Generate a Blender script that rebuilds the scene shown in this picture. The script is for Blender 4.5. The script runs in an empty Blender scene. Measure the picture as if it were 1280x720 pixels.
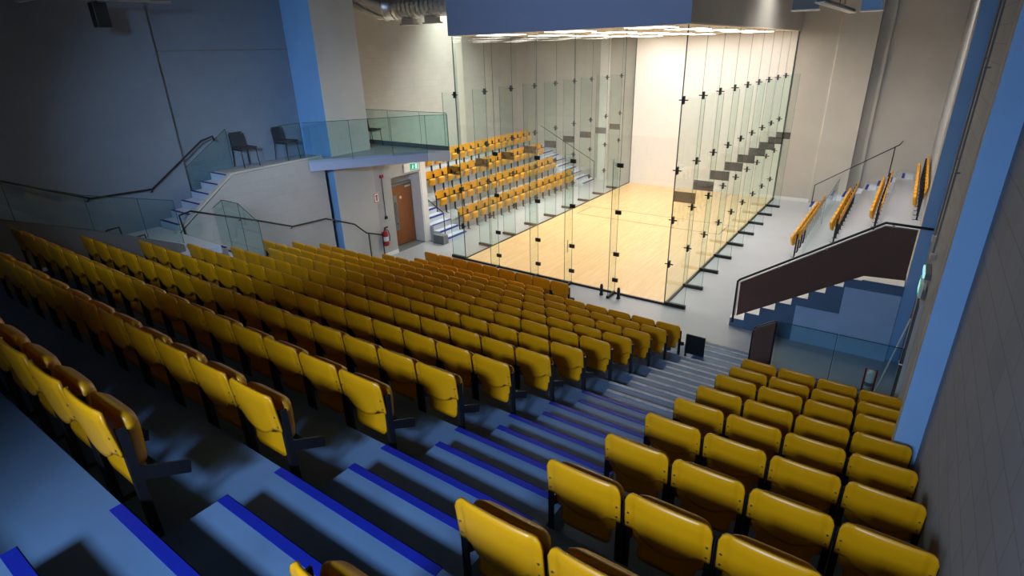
import bpy, bmesh, math, random
from mathutils import Vector, Matrix, Euler
random.seed(7)
SC = bpy.context.scene
COL = SC.collection
PI = math.pi

# ------------------------------------------------------------------ materials
def lin(r, g, b):
    f = lambda c: (c/255/12.92) if c/255 <= 0.04045 else ((c/255+0.055)/1.055)**2.4
    return (f(r), f(g), f(b), 1.0)

def mat(name, col, rough=0.6, metal=0.0, noise=0.0, nscale=6.0, bump=0.0, bscale=40.0, spec=0.5, coat=0.0):
    m = bpy.data.materials.new(name); m.use_nodes = True
    nt = m.node_tree; b = nt.nodes['Principled BSDF']
    b.inputs['Base Color'].default_value = col
    b.inputs['Roughness'].default_value = rough
    b.inputs['Metallic'].default_value = metal
    b.inputs['Specular IOR Level'].default_value = spec
    b.inputs['Coat Weight'].default_value = coat
    tc = nt.nodes.new('ShaderNodeTexCoord')
    if noise:
        n = nt.nodes.new('ShaderNodeTexNoise'); n.inputs['Scale'].default_value = nscale
        n.inputs['Detail'].default_value = 6
        nt.links.new(tc.outputs['Object'], n.inputs['Vector'])
        r = nt.nodes.new('ShaderNodeValToRGB')
        r.color_ramp.elements[0].position = 0.3; r.color_ramp.elements[1].position = 0.7
        r.color_ramp.elements[0].color = tuple(c*(1-noise) for c in col[:3])+(1,)
        r.color_ramp.elements[1].color = tuple(min(1, c*(1+noise)) for c in col[:3])+(1,)
        nt.links.new(n.outputs['Fac'], r.inputs['Fac'])
        nt.links.new(r.outputs['Color'], b.inputs['Base Color'])
    if bump:
        n2 = nt.nodes.new('ShaderNodeTexNoise'); n2.inputs['Scale'].default_value = bscale
        nt.links.new(tc.outputs['Object'], n2.inputs['Vector'])
        bp = nt.nodes.new('ShaderNodeBump'); bp.inputs['Strength'].default_value = bump
        bp.inputs['Distance'].default_value = 0.01
        nt.links.new(n2.outputs['Fac'], bp.inputs['Height'])
        nt.links.new(bp.outputs['Normal'], b.inputs['Normal'])
    return m

def block_mat(name, col, axis, mortar=0.88, noise=0.05):
    """painted blockwork: brick texture, courses run level; axis = the wall's horizontal axis"""
    m = bpy.data.materials.new(name); m.use_nodes = True
    nt = m.node_tree; b = nt.nodes['Principled BSDF']; b.inputs['Roughness'].default_value = 0.75
    b.inputs['Specular IOR Level'].default_value = 0.25
    tc = nt.nodes.new('ShaderNodeTexCoord'); sp = nt.nodes.new('ShaderNodeSeparateXYZ')
    cb = nt.nodes.new('ShaderNodeCombineXYZ')
    nt.links.new(tc.outputs['Object'], sp.inputs[0])
    nt.links.new(sp.outputs[axis], cb.inputs[0]); nt.links.new(sp.outputs['Z'], cb.inputs[1])
    br = nt.nodes.new('ShaderNodeTexBrick')
    br.inputs['Scale'].default_value = 1.0
    br.inputs['Brick Width'].default_value = 0.45; br.inputs['Row Height'].default_value = 0.225
    br.inputs['Mortar Size'].default_value = 0.005
    br.inputs['Color1'].default_value = col
    br.inputs['Color2'].default_value = tuple(c*(1-noise) for c in col[:3])+(1,)
    br.inputs['Mortar'].default_value = tuple(c*mortar for c in col[:3])+(1,)
    nt.links.new(cb.outputs[0], br.inputs['Vector'])
    n = nt.nodes.new('ShaderNodeTexNoise'); n.inputs['Scale'].default_value = 1.3; n.inputs['Detail'].default_value = 5
    nt.links.new(tc.outputs['Object'], n.inputs['Vector'])
    mp = nt.nodes.new('ShaderNodeMapRange'); mp.inputs[3].default_value = 0.88; mp.inputs[4].default_value = 1.1
    nt.links.new(n.outputs['Fac'], mp.inputs[0])
    mx = nt.nodes.new('ShaderNodeMix'); mx.data_type = 'RGBA'; mx.blend_type = 'MULTIPLY'
    mx.inputs['Factor'].default_value = 1
    nt.links.new(br.outputs['Color'], mx.inputs[6]); nt.links.new(mp.outputs[0], mx.inputs[7])
    nt.links.new(mx.outputs[2], b.inputs['Base Color'])
    bp = nt.nodes.new('ShaderNodeBump'); bp.inputs['Strength'].default_value = 0.25; bp.inputs['Distance'].default_value = 0.006
    bp.invert = True
    nt.links.new(br.outputs['Fac'], bp.inputs['Height']); nt.links.new(bp.outputs['Normal'], b.inputs['Normal'])
    return m

def glass_mat(name, tint, refl=1.0):
    m = bpy.data.materials.new(name); m.use_nodes = True
    nt = m.node_tree; nt.nodes.clear()
    out = nt.nodes.new('ShaderNodeOutputMaterial')
    # each pane is a thin box: two faces share the tint and the reflection
    t = nt.nodes.new('ShaderNodeBsdfTransparent'); t.inputs['Color'].default_value = tuple(c**0.5 for c in tint[:3])+(1,)
    g = nt.nodes.new('ShaderNodeBsdfGlossy'); g.inputs['Roughness'].default_value = 0.0
    g.inputs['Color'].default_value = (1, 1, 1, 1)
    lw = nt.nodes.new('ShaderNodeLayerWeight'); lw.inputs['Blend'].default_value = 0.5
    pw = nt.nodes.new('ShaderNodeMath'); pw.operation = 'POWER'; pw.inputs[1].default_value = 5
    ma = nt.nodes.new('ShaderNodeMath'); ma.operation = 'MULTIPLY_ADD'; ma.inputs[1].default_value = 0.6*refl; ma.inputs[2].default_value = 0.03*refl
    mx = nt.nodes.new('ShaderNodeMixShader')
    nt.links.new(lw.outputs['Facing'], pw.inputs[0]); nt.links.new(pw.outputs[0], ma.inputs[0])
    nt.links.new(ma.outputs[0], mx.inputs[0]); nt.links.new(t.outputs[0], mx.inputs[1]); nt.links.new(g.outputs[0], mx.inputs[2])
    nt.links.new(mx.outputs[0], out.inputs[0])
    return m

def emit_mat(name, col, strength):
    m = bpy.data.materials.new(name); m.use_nodes = True
    nt = m.node_tree; nt.nodes.clear()
    out = nt.nodes.new('ShaderNodeOutputMaterial'); e = nt.nodes.new('ShaderNodeEmission')
    e.inputs['Color'].default_value = col; e.inputs['Strength'].default_value = strength
    nt.links.new(e.outputs[0], out.inputs[0])
    return m

def wood_mat(name, c1, c2, axis='Y', width=0.085, rough=0.35):
    """strip boards running along the axis"""
    m = bpy.data.materials.new(name); m.use_nodes = True
    nt = m.node_tree; b = nt.nodes['Principled BSDF']; b.inputs['Roughness'].default_value = rough
    tc = nt.nodes.new('ShaderNodeTexCoord'); sp = nt.nodes.new('ShaderNodeSeparateXYZ'); cb = nt.nodes.new('ShaderNodeCombineXYZ')
    nt.links.new(tc.outputs['Object'], sp.inputs[0])
    other = {'Y': 'X', 'X': 'Y', 'Z': 'Y'}[axis]
    nt.links.new(sp.outputs[axis], cb.inputs[0]); nt.links.new(sp.outputs[other], cb.inputs[1])
    br = nt.nodes.new('ShaderNodeTexBrick'); br.inputs['Scale'].default_value = 1
    br.inputs['Brick Width'].default_value = 1.1; br.inputs['Row Height'].default_value = width
    br.inputs['Mortar Size'].default_value = 0.0012
    br.inputs['Color1'].default_value = c1; br.inputs['Color2'].default_value = c2
    br.inputs['Mortar'].default_value = tuple(c*0.75 for c in c2[:3])+(1,)
    nt.links.new(cb.outputs[0], br.inputs['Vector'])
    mpg = nt.nodes.new('ShaderNodeMapping')
    mpg.inputs['Scale'].default_value = {'Y': (18, 1.2, 1), 'X': (1.2, 18, 18), 'Z': (18, 18, 1.5)}[axis]
    nt.links.new(tc.outputs['Object'], mpg.inputs[0])
    n = nt.nodes.new('ShaderNodeTexNoise'); n.inputs['Scale'].default_value = 1.5; n.inputs['Detail'].default_value = 5
    nt.links.new(mpg.outputs[0], n.inputs['Vector'])
    mp = nt.nodes.new('ShaderNodeMapRange'); mp.inputs[3].default_value = 0.8; mp.inputs[4].default_value = 1.15
    nt.links.new(n.outputs['Fac'], mp.inputs[0])
    mx = nt.nodes.new('ShaderNodeMix'); mx.data_type = 'RGBA'; mx.blend_type = 'MULTIPLY'; mx.inputs['Factor'].default_value = 1
    nt.links.new(br.outputs['Color'], mx.inputs[6]); nt.links.new(mp.outputs[0], mx.inputs[7])
    nt.links.new(mx.outputs[2], b.inputs['Base Color'])
    return m

M = {}
M['yellow'] = mat('yellow_plastic', (0.70, 0.315, 0.003, 1), rough=0.36, noise=0.04, nscale=3)
M['black'] = mat('black_steel', (0.012, 0.012, 0.014, 1), rough=0.4)
M['bolt'] = mat('bolt_zinc', (0.5, 0.5, 0.52, 1), rough=0.35, metal=1)
M['concrete'] = mat('painted_concrete', (0.09, 0.165, 0.285, 1), rough=0.55, noise=0.10, nscale=2.2, bump=0.05)
M['tread'] = mat('tread_paint', (0.105, 0.18, 0.30, 1), rough=0.5, noise=0.12, nscale=3, bump=0.05)
M['pale'] = mat('pale_step_paint', (0.56, 0.62, 0.72, 1), rough=0.5, noise=0.05, nscale=2)
M['worn'] = mat('worn_nosing', (0.34, 0.37, 0.42, 1), rough=0.5, noise=0.3, nscale=8)
M['nosing'] = mat('blue_nosing', (0.002, 0.012, 0.25, 1), rough=0.55, noise=0.08, nscale=9)
M['floor'] = mat('grey_resin_floor', (0.42, 0.44, 0.49, 1), rough=0.32, noise=0.05, nscale=0.8)
M['deckfloor'] = mat('grey_vinyl', (0.36, 0.39, 0.43, 1), rough=0.45, noise=0.05, nscale=1)
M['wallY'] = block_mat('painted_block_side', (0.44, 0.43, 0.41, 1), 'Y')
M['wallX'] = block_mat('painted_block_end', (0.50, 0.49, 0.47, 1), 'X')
M['plaster'] = mat('plaster_beige', (0.52, 0.50, 0.46, 1), rough=0.75, noise=0.04, nscale=1.5, spec=0.25)
M['white'] = mat('white_paint', (0.78, 0.77, 0.75, 1), rough=0.6, noise=0.02)
M['courtwall'] = mat('white_court_plaster', (0.86, 0.84, 0.83, 1), rough=0.55, noise=0.015)
M['bluesurf'] = mat('blue_surface', (0.26, 0.48, 0.80, 1), rough=0.55, noise=0.04, nscale=1.5, spec=0.3)
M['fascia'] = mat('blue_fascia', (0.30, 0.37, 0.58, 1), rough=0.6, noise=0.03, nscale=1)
M['ceil'] = mat('dark_ceiling', (0.05, 0.05, 0.055, 1), rough=0.9)
M['soffit'] = mat('court_soffit', (0.80, 0.70, 0.58, 1), rough=0.6, noise=0.02)
M['maple'] = wood_mat('court_boards', (0.83, 0.59, 0.31, 1), (0.76, 0.51, 0.25, 1), 'Y', 0.07, 0.3)
M['oak'] = wood_mat('door_veneer', (0.24, 0.080, 0.022, 1), (0.19, 0.062, 0.017, 1), 'Z', 0.5, 0.4)
M['brown'] = mat('brown_panel', (0.13, 0.068, 0.05, 1), rough=0.45, noise=0.06, nscale=2)
M['steel'] = mat('galvanised', (0.72, 0.70, 0.67, 1), rough=0.38, metal=1, noise=0.05, nscale=5)
M['alu'] = mat('aluminium', (0.7, 0.7, 0.7, 1), rough=0.35, metal=1)

M['greymetal'] = mat('grey_metal', (0.18, 0.19, 0.20, 1), rough=0.5)
M['red'] = mat('signal_red', (0.42, 0.012, 0.02, 1), rough=0.35)
M['rubber'] = mat('rubber', (0.02, 0.02, 0.02, 1), rough=0.8)
M['fabric'] = mat('charcoal_fabric', (0.035, 0.04, 0.05, 1), rough=0.95, noise=0.15, nscale=60)
M['linegrey'] = mat('court_line', (0.40, 0.20, 0.10, 1), rough=0.4)
M['glass'] = glass_mat('court_glass', (0.94, 0.965, 0.955, 1), refl=0.9)
M['glass2'] = glass_mat('laminated_glass', (0.905, 0.925, 0.915, 1), refl=1.0)
M['fin'] = glass_mat('fin_glass', (0.86, 0.945, 0.92, 1), refl=0.9)
M['guard'] = glass_mat('guard_glass', (0.73, 0.885, 0.88, 1))
M['greyplate'] = glass_mat('smoked_plate', (0.17, 0.17, 0.175, 1), refl=0.8)
M['edge'] = mat('glass_edge', (0.03, 0.10, 0.09, 1), rough=0.15)
M['lamp'] = emit_mat('court_panel_light', (1.0, 0.91, 0.81, 1), 22.0)
M['signgreen'] = emit_mat('exit_green', (0.02, 0.55, 0.30, 1), 0.8)
M['signwhite'] = emit_mat('exit_white', (0.75, 1.0, 0.92, 1), 1.0)
M['cyanlamp'] = emit_mat('tube_lamp', (0.45, 0.95, 1.0, 1), 0.9)

# ------------------------------------------------------------------ mesh helpers
class MB:
    def __init__(s): s.v = []; s.f = []
    def add(s, verts, faces):
        o = len(s.v); s.v += [tuple(v) for v in verts]; s.f += [tuple(i+o for i in f) for f in faces]; return s
    def box(s, a, b):
        x0, y0, z0 = [min(a[i], b[i]) for i in range(3)]; x1, y1, z1 = [max(a[i], b[i]) for i in range(3)]
        return s.add([(x0,y0,z0),(x1,y0,z0),(x1,y1,z0),(x0,y1,z0),(x0,y0,z1),(x1,y0,z1),(x1,y1,z1),(x0,y1,z1)],
                     [(0,3,2,1),(4,5,6,7),(0,1,5,4),(1,2,6,5),(2,3,7,6),(3,0,4,7)])
    def prism(s, poly, axis, a, b):
        """poly: 2-D points in the plane normal to axis, extruded a..b"""
        def P(p, t):
            return {'X': (t, p[0], p[1]), 'Y': (p[0], t, p[1]), 'Z': (p[0], p[1], t)}[axis]
        n = len(poly)
        vs = [P(p, a) for p in poly]+[P(p, b) for p in poly]
        fs = [tuple(range(n))[::-1], tuple(range(n, 2*n))]+[(i, (i+1) % n, n+(i+1) % n, n+i) for i in range(n)]
        return s.add(vs, fs)
    def tube(s, pts, r, n=8, cap=True):
        pts = [Vector(p) for p in pts]; rings = []
        up = None
        for i, p in enumerate(pts):
            if i == 0: d = pts[1]-p
            elif i == len(pts)-1: d = p-pts[i-1]
            else: d = (pts[i+1]-p).normalized()+(p-pts[i-1]).normalized()
            d = d.normalized()
            if up is None:
                up = Vector((0, 0, 1)) if abs(d.z) < 0.9 else Vector((1, 0, 0))
            a = d.cross(up)
            if a.length < 1e-4: a = d.cross(Vector((0, 1, 0)))
            a.normalize(); b = a.cross(d).normalized(); up = b
            k = 1.0
            if 0 < i < len(pts)-1:
                c = (pts[i+1]-p).normalized().dot((p-pts[i-1]).normalized()); k = 1/max(0.5, math.sqrt((1+c)/2))
            rings.append([p+(a*math.cos(2*PI*j/n)+b*math.sin(2*PI*j/n))*r*(k if False else 1) for j in range(n)])
        o = len(s.v); s.v += [tuple(v) for ring in rings for v in ring]
        for i in range(len(rings)-1):
            for j in range(n):
                s.f.append((o+i*n+j, o+i*n+(j+1) % n, o+(i+1)*n+(j+1) % n, o+(i+1)*n+j))
        if cap:
            s.f.append(tuple(o+j for j in range(n))[::-1]); s.f.append(tuple(o+(len(rings)-1)*n+j for j in range(n)))
        return s
    def lathe(s, prof, c, n=20):
        """prof: (r, z) list, about the vertical axis through c"""
        o = len(s.v)
        for r, z in prof:
            for j in range(n):
                s.v.append((c[0]+r*math.cos(2*PI*j/n), c[1]+r*math.sin(2*PI*j/n), c[2]+z))
        for i in range(len(prof)-1):
            for j in range(n):
                s.f.append((o+i*n+j, o+i*n+(j+1) % n, o+(i+1)*n+(j+1) % n, o+(i+1)*n+j))
        s.f.append(tuple(o+j for j in range(n))[::-1]); s.f.append(tuple(o+(len(prof)-1)*n+j for j in range(n)))
        return s
    def mesh(s, name, m, smooth=False, bevel=0.0):
        me = bpy.data.meshes.new(name); me.from_pydata(s.v, [], s.f)
        bm = bmesh.new(); bm.from_mesh(me); bmesh.ops.recalc_face_normals(bm, faces=bm.faces)
        if bevel:
            bmesh.ops.bevel(bm, geom=[e for e in bm.edges if e.calc_face_angle(0) > 0.6], offset=bevel, segments=2, affect='EDGES', profile=0.5)
        bm.to_mesh(me); bm.free()
        me.materials.append(m)
        if smooth:
            for p in me.polygons: p.use_smooth = True
        return me
    def obj(s, name, m, parent=None, smooth=False, bevel=0.0):
        o = bpy.data.objects.new(name, s.mesh(name, m, smooth, bevel)); COL.objects.link(o)
        if parent is not None: o.parent = parent
        return o

def link(me, name, parent=None, loc=(0, 0, 0)):
    o = bpy.data.objects.new(name, me); COL.objects.link(o); o.location = loc
    if parent is not None: o.parent = parent
    return o
def tag(o, label, cat, group=None, kind=None):
    o['label'] = label; o['category'] = cat
    if group: o['group'] = group
    if kind: o['kind'] = kind
    return o
def struct(o, label=None):
    o['kind'] = 'structure'
    if label: o['label'] = label
    return o
def thing(name, label, cat, loc=(0, 0, 0), rz=0, group=None):
    o = bpy.data.objects.new(name, None); COL.objects.link(o); o.location = loc; o.rotation_euler = (0, 0, rz)
    o.empty_display_size = 0.1
    return tag(o, label, cat, group)
def kids(o): return [c for c in bpy.data.objects if c.parent == o]
def dup(root, tree, loc, rz, label, group):
    r = root.copy(); COL.objects.link(r); r.location = loc; r.rotation_euler = (0, 0, rz); r['label'] = label; r['group'] = group
    for ch, gs in tree:
        c = ch.copy(); COL.objects.link(c); c.parent = r
        for g in gs:
            d = g.copy(); COL.objects.link(d); d.parent = c
    return r
ORD = ['zeroth','first','second','third','fourth','fifth','sixth','seventh','eighth','ninth','tenth','eleventh','twelfth','thirteenth','fourteenth',
       'fifteenth','sixteenth','seventeenth','eighteenth','nineteenth','twentieth','twenty-first','twenty-second']

# ------------------------------------------------------------------ camera (solved from the court's corners)
cd = bpy.data.cameras.new('camera'); cam = bpy.data.objects.new('camera', cd); COL.objects.link(cam)
cam.location = (10.644677, -12.4827179, 5.92104837)
cam.rotation_euler = (1.16937037, 0.0268972206, 0.608542211)
cd.sensor_fit = 'HORIZONTAL'; cd.sensor_width = 36.0; cd.lens = 695.589121*36/1280; cd.clip_start = 0.05; cd.clip_end = 200
SC.camera = cam

# ------------------------------------------------------------------ measures
XW = 11.32                         # right-hand wall
XL = -2.33                         # left inner wall plane
XA, XB = 7.80, 9.15                # stepped aisle
W, L, H = 6.4, 12.32, 6.34         # glass court
E = {-3: (-13.6, 4.66), -2: (-13.35, 4.66), -1: (-12.7, 4.28), 0: (-11.88, 3.91), 1: (-11.06, 3.54), 2: (-10.23, 3.16), 3: (-9.40, 2.80), 4: (-8.58, 2.45),
     5: (-7.78, 2.14), 6: (-6.97, 1.84), 7: (-6.15, 1.54), 8: (-5.38, 1.26), 9: (-4.59, 0.98), 10: (-3.79, 0.71), 11: (-2.99, 0.43), 12: (-2.02, 0.16)}
YB = -16.0; ZC = 8.6               # rear wall, ceiling height

# ------------------------------------------------------------------ the setting
struct(MB().box((-7, YB-0.3, -0.3), (12.0, 14, 0)).obj('floor', M['floor']))
struct(MB().box((-7, YB-0.3, ZC), (12.0, 14, ZC+0.2)).obj('ceiling', M['ceil']))
M['wallR'] = block_mat('grey_block_side', (0.35, 0.365, 0.395, 1), 'Y', 0.7, 0.08)
struct(MB().box((XW, YB, 0), (XW+0.3, 13.2, ZC)).obj('wall_right', M['wallR']))
# far end: court front wall flanked by piers, deeper wall beyond
struct(MB().box((0.0, L, 0), (W, L+0.2, H)).obj('wall_front', M['courtwall']))
struct(MB().box((-7, L+0.25, 0), (XW, L+0.55, ZC)).obj('wall_far', M['plaster']))
fp = MB().prism([(6.42, L+0.02), (7.72, L+0.02), (7.78, L-0.10), (8.96, L-0.16), (8.96, L+0.25), (6.42, L+0.25)], 'Z', 0, ZC)
struct(fp.obj('pillar_far', M['plaster']))
struct(MB().box((9.24, L+0.1, 0), (9.34, L+0.25, ZC)).obj('trim_1', M['plaster']))
struct(MB().box((6.42, L+0.0, 0), (7.74, L+0.02, 0.14)).obj('baseboard_far', M['white']))
struct(MB().box((-1.75, L+0.05, 0), (-1.35, L+0.25, ZC)).obj('trim_2', M['white']))
# left side
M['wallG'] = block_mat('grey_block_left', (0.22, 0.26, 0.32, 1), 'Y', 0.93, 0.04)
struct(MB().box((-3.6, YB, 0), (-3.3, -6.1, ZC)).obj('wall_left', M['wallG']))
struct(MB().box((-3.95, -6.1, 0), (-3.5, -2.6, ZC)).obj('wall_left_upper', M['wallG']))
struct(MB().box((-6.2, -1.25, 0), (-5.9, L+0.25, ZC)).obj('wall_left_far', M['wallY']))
struct(MB().box((-5.95, 6.9, 0), (-5.72, 7.3, ZC)).obj('trim_3', M['plaster']))
struct(MB().box((-3.5, -6.08, 6.13), (-3.488, -2.67, 6.165)).obj('trim_13', M['greymetal']))
# big pillars, a thin blue layer over each rear face
def pillar(name, x0, x1, y0, y1, z0, z1):
    o = struct(MB().box((x0, y0, z0), (x1, y1, z1)).obj(name, M['plaster']))
    MB().box((x0, y0-0.012, z0), (x1, y0, z1)).obj('blue_face', M['bluesurf'], o)
    return o
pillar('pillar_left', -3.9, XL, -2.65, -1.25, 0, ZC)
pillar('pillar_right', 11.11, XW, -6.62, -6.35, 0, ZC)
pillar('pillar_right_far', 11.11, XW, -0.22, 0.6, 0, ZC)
# left inner wall under the gallery, with the door recess cut out (y -0.62..0.85)
lw = MB().box((-5.9, -1.25, 0), (XL, -0.60, 3.15))
lw.box((-5.9, -0.60, 2.42), (XL, 0.72, 3.15))
lw.box((-2.9, 0.72, 0), (XL, 0.92, 3.15))
lw.box((-3.1, -0.60, 0), (-2.82, 0.72, 2.42))
struct(lw.obj('wall_left_lower', M['wallY']))
struct(MB().box((XL, -1.25, 0), (XL+0.02, -0.60, 0.12)).obj('baseboard_left', M['white']))
jb = MB().box((XL-0.02, 0.70, 0), (XL+0.02, 0.94, 2.95)).box((-2.82, 0.66, 0), (XL, 0.72, 2.42))
struct(jb.obj('trim_4', M['white']))
# stair-side wall of the gallery stairs (sloping parapet top)
pw = MB().prism([(-7.15, 0), (-7.15, 2.30), (-6.98, 2.38), (-5.52, 3.42), (-2.95, 3.45), (-2.95, 0)], 'X', XL-0.10, XL)
struct(pw.obj('wall_left_stair', M['wallY']))
struct(MB().prism([(-7.15, 2.31), (-5.53, 3.43), (-2.97, 3.46), (-2.97, 3.49), (-5.55, 3.47), (-7.15, 2.36)], 'X', XL-0.11, XL+0.012).obj('trim_5', M['plaster']))
# landing and gallery deck
struct(MB().box((-3.65, -5.40, 3.15), (XL-0.10, -2.6, 3.40)).obj('floor_landing', M['deckfloor']))
deck = [(XL, -3.40), (-0.49, -0.78), (0.08, -0.47), (0.0, -0.40), (-5.9, -0.40), (-5.9, -1.25), (XL, -1.25)]
struct(MB().prism(deck, 'Z', 3.15, 3.40).obj('floor_gallery', M['deckfloor']))
def strip(p, q, z0, z1, t):
    p = Vector(p); q = Vector(q); d = (q-p).normalized(); n = Vector((d.y, -d.x))*t
    return [(p.x, p.y, z0), (q.x, q.y, z0), (q.x+n.x, q.y+n.y, z0), (p.x+n.x, p.y+n.y, z0),
            (p.x, p.y, z1), (q.x, q.y, z1), (q.x+n.x, q.y+n.y, z1), (p.x+n.x, p.y+n.y, z1)]
BOXF = [(0,3,2,1),(4,5,6,7),(0,1,5,4),(1,2,6,5),(2,3,7,6),(3,0,4,7)]
struct(MB().add(strip((XL, -3.40), (-0.49, -0.78), 3.13, 3.42, 0.03), BOXF).obj('trim_6', mat('pale_blue_edge', (0.36, 0.42, 0.58, 1), 0.6)))
struct(MB().add(strip((-0.49, -0.78), (0.08, -0.47), 3.13, 3.42, 0.03), BOXF).obj('trim_7', M['white']))
struct(MB().box((-5.9, -0.44, 3.4), (0.0, -0.40, 3.52)).obj('trim_8', M['greymetal']))

# main terrace: one continuous stepped floor
ks = list(range(-2, 13)); 
prof = [(YB, 0), (YB, 4.66)]
for k in ks:
    y, z = E[k]
    prof += [(y, z)]
    nz = E[k+1][1] if k < 12 else 0.0
    prof += [(y, nz)]
struct(MB().prism(prof, 'X', -0.62, XW).obj('floor_terrace', M['concrete']))
profl = [(YB, 0), (YB, 4.66)]
for k in ks[:6]: profl += [E[k], (E[k][0], E[k+1][1])]
profl = profl[:-1] + [(E[3][0], 2.42), (-7.0, 2.40), (-7.0, 0)]
struct(MB().prism(profl, 'X', -3.3, -0.64).obj('floor_side_gangway', M['pale']))
profm = [(-6.98, 0), (-6.98, 1.53), (-6.15, 1.53)]
for k in range(7, 11): profm += [(E[k][0], E[k][1]), (E[k][0], E[k+1][1])]
profm += [(-2.99, 0.0)]
struct(MB().prism(profm, 'X', XL+0.005, -0.64).obj('floor_terrace_side', M['concrete']))
# low wall between gangway and rows
struct(MB().prism([(-13.3, 4.0), (-13.3, 5.05), (-9.0, 3.22), (-7.6, 2.55), (-7.6, 1.6)], 'X', -0.98, -0.86).obj('wall_gangway', mat('brown_grey_paint', (0.15, 0.14, 0.13, 1), 0.7)))

# aisle half-steps with painted nosings
st = MB()
NOS = []
for k in range(-2, 12):
    y, z = E[k]; y2, z2 = E[k+1]
    ym = (y+y2)/2; zm = (z+z2)/2
    st.box((XA+0.16, y+0.002, z2-0.02), (XB, ym, zm))
    NOS.append((y, z, XA)); NOS.append((ym, zm, XA+0.16))
NOS.append((E[12][0], E[12][1], XA+0.05))
st.box((XA+0.05, E[12][0]+0.002, 0.0), (XB, -1.72, 0.105)).box((XA+0.08, -1.718, 0.0), (XB, -1.45, 0.05))
NOS += [(-1.72, 0.105, XA+0.05), (-1.45, 0.05, XA+0.08)]
ais = struct(st.obj('stairs_aisle', M['tread']))
for y, z, x in NOS:
    MB().box((x, y-0.055, z+0.001), (XB, y+0.004, z+0.006)).box((x, y, z-0.03), (XB, y+0.004, z+0.006)).obj('nosing', M['nosing'] if y < -6.6 else M['worn'], ais)

# gallery stairs on the left (nosings run along X)
gs = MB()
gn = [(-5.55, 3.40), (-5.84, 3.23), (-6.11, 3.06), (-6.39, 2.89), (-6.67, 2.72), (-6.95, 2.55)]
for i, (y, z) in enumerate(gn):
    yb = gn[i-1][0] if i else -5.40
    gs.box((-3.28, y, 2.2), (XL-0.105, yb, z-0.002 if i else z))
gal = struct(gs.obj('stairs_gallery', M['pale']))
for y, z in gn:
    MB().box((-3.28, y-0.004, z-0.005), (XL-0.105, y+0.06, z+0.004)).obj('nosing', M['nosing'], gal)
# side stairs going down from the gangway into the rows
ss = MB().box((-2.3, -7.0, 1.55), (-1.0, -6.7, 2.2)).box((-2.3, -6.7, 1.55), (-1.0, -6.4, 1.95)).box((-2.3, -6.4, 1.52), (-1.0, -6.1, 1.74))
sd = struct(ss.obj('stairs_side', M['pale']))
for y, z in ((-6.7, 2.2), (-6.4, 1.95), (-6.1, 1.74)):
    MB().box((-2.3, y-0.06, z+0.001), (-1.0, y+0.004, z+0.006)).obj('nosing', M['nosing'], sd)

# bleacher terraces
def bleacher_prof(s, x0):
    # s=-1 left, +1 right; steps away from the court
    return [(x0+s*0.12, 0), (x0+s*0.12, 0.5), (x0+s*1.06, 0.5), (x0+s*1.06, 1.0), (x0+s*2.02, 1.0), (x0+s*2.02, 1.5)]
lp = [(-2.17, 0), (-2.17, 0.5), (-3.14, 0.5), (-3.14, 1.0), (-4.14, 1.0), (-4.14, 1.5), (-5.9, 1.5), (-5.9, 0)]
struct(MB().prism(lp, 'Y', 0.95, L+0.25).obj('floor_bleacher_left', M['floor']))
rp = [(8.64, 0), (8.64, 0.5), (9.56, 0.5), (9.56, 1.0), (10.47, 1.0), (10.47, 1.5), (XW, 1.5), (XW, 0)]
struct(MB().prism(rp, 'Y', 1.02, L+0.2).obj('floor_bleacher_right', M['floor']))
# bleacher stairs
def side_steps(name, xs, s, ya, yb, n, z0=0.17, rise=0.17, mtl='pale'):
    m = MB(); nos = []
    for i in range(n):
        x = xs+s*0.335*i; z = z0+rise*i
        m.box((x, ya, 0), (x+s*0.335, yb, z)); nos.append((x, z))
    o = struct(m.obj(name, M[mtl]))
    for x, z in nos:
        a, b = sorted((x-s*0.004, x+s*0.075)); c, d = sorted((x-s*0.004, x))
        MB().box((a, ya, z+0.001), (b, yb, z+0.006)).box((c, ya, z-0.035), (d, yb, z+0.001)).obj('nosing', M['nosing'], o)
    return o
side_steps('stairs_bleacher_left', -1.53, -1, 0.96, 1.93, 9)
side_steps('stairs_bleacher_left_far', -1.53, -1, 10.55, 11.7, 9)
side_steps('stairs_bleacher_right', 7.95, 1, 10.95, 11.9, 9)
struct(MB().box((-2.0, 0.72, 0), (-1.54, 0.95, 0.30)).obj('trim_9', M['greymetal']))
# entry stairs on the right with solid side
es = MB(); ew = MB().prism([(9.35, 0), (9.35, 0.82), (10.15, 0.82), (10.15, 1.42), (11.10, 1.42), (11.10, 0)], 'Y', -0.35, -0.332)
px = [8.06, 8.36, 8.66, 8.95, 9.25, 9.54, 9.83, 10.12, 10.41]
for i in range(8):
    es.box((px[i], -0.33, 0), (px[i+1], 1.0, 0.20*(i+1)))
es.box((10.41, -0.33, 0), (11.10, 1.0, 1.62))
ent = struct(es.obj('stairs_entry', M['concrete']))
ew.obj('side_wall', mat('pale_blue_paint', (0.36, 0.53, 0.78, 1), 0.6, noise=0.05, nscale=2), ent)
for i in range(9):
    z = 0.20*(i+1) if i < 8 else 1.62
    MB().box((px[i]-0.004, -0.33, z+0.001), ((px[i+1] if i < 8 else 11.1)-0.005, 1.0, z+0.006)).obj('tread', M['white'], ent)

# canopy above the court
can = MB().box((-0.06, -0.06, H+0.04), (W+0.06, L, ZC))
cano = struct(can.obj('ceiling_canopy', M['plaster']))
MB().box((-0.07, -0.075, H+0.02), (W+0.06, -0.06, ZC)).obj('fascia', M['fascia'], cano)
MB().box((-0.06, -0.06, H+0.01), (W+0.06, L, H+0.04)).obj('soffit', M['soffit'], cano)
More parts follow.
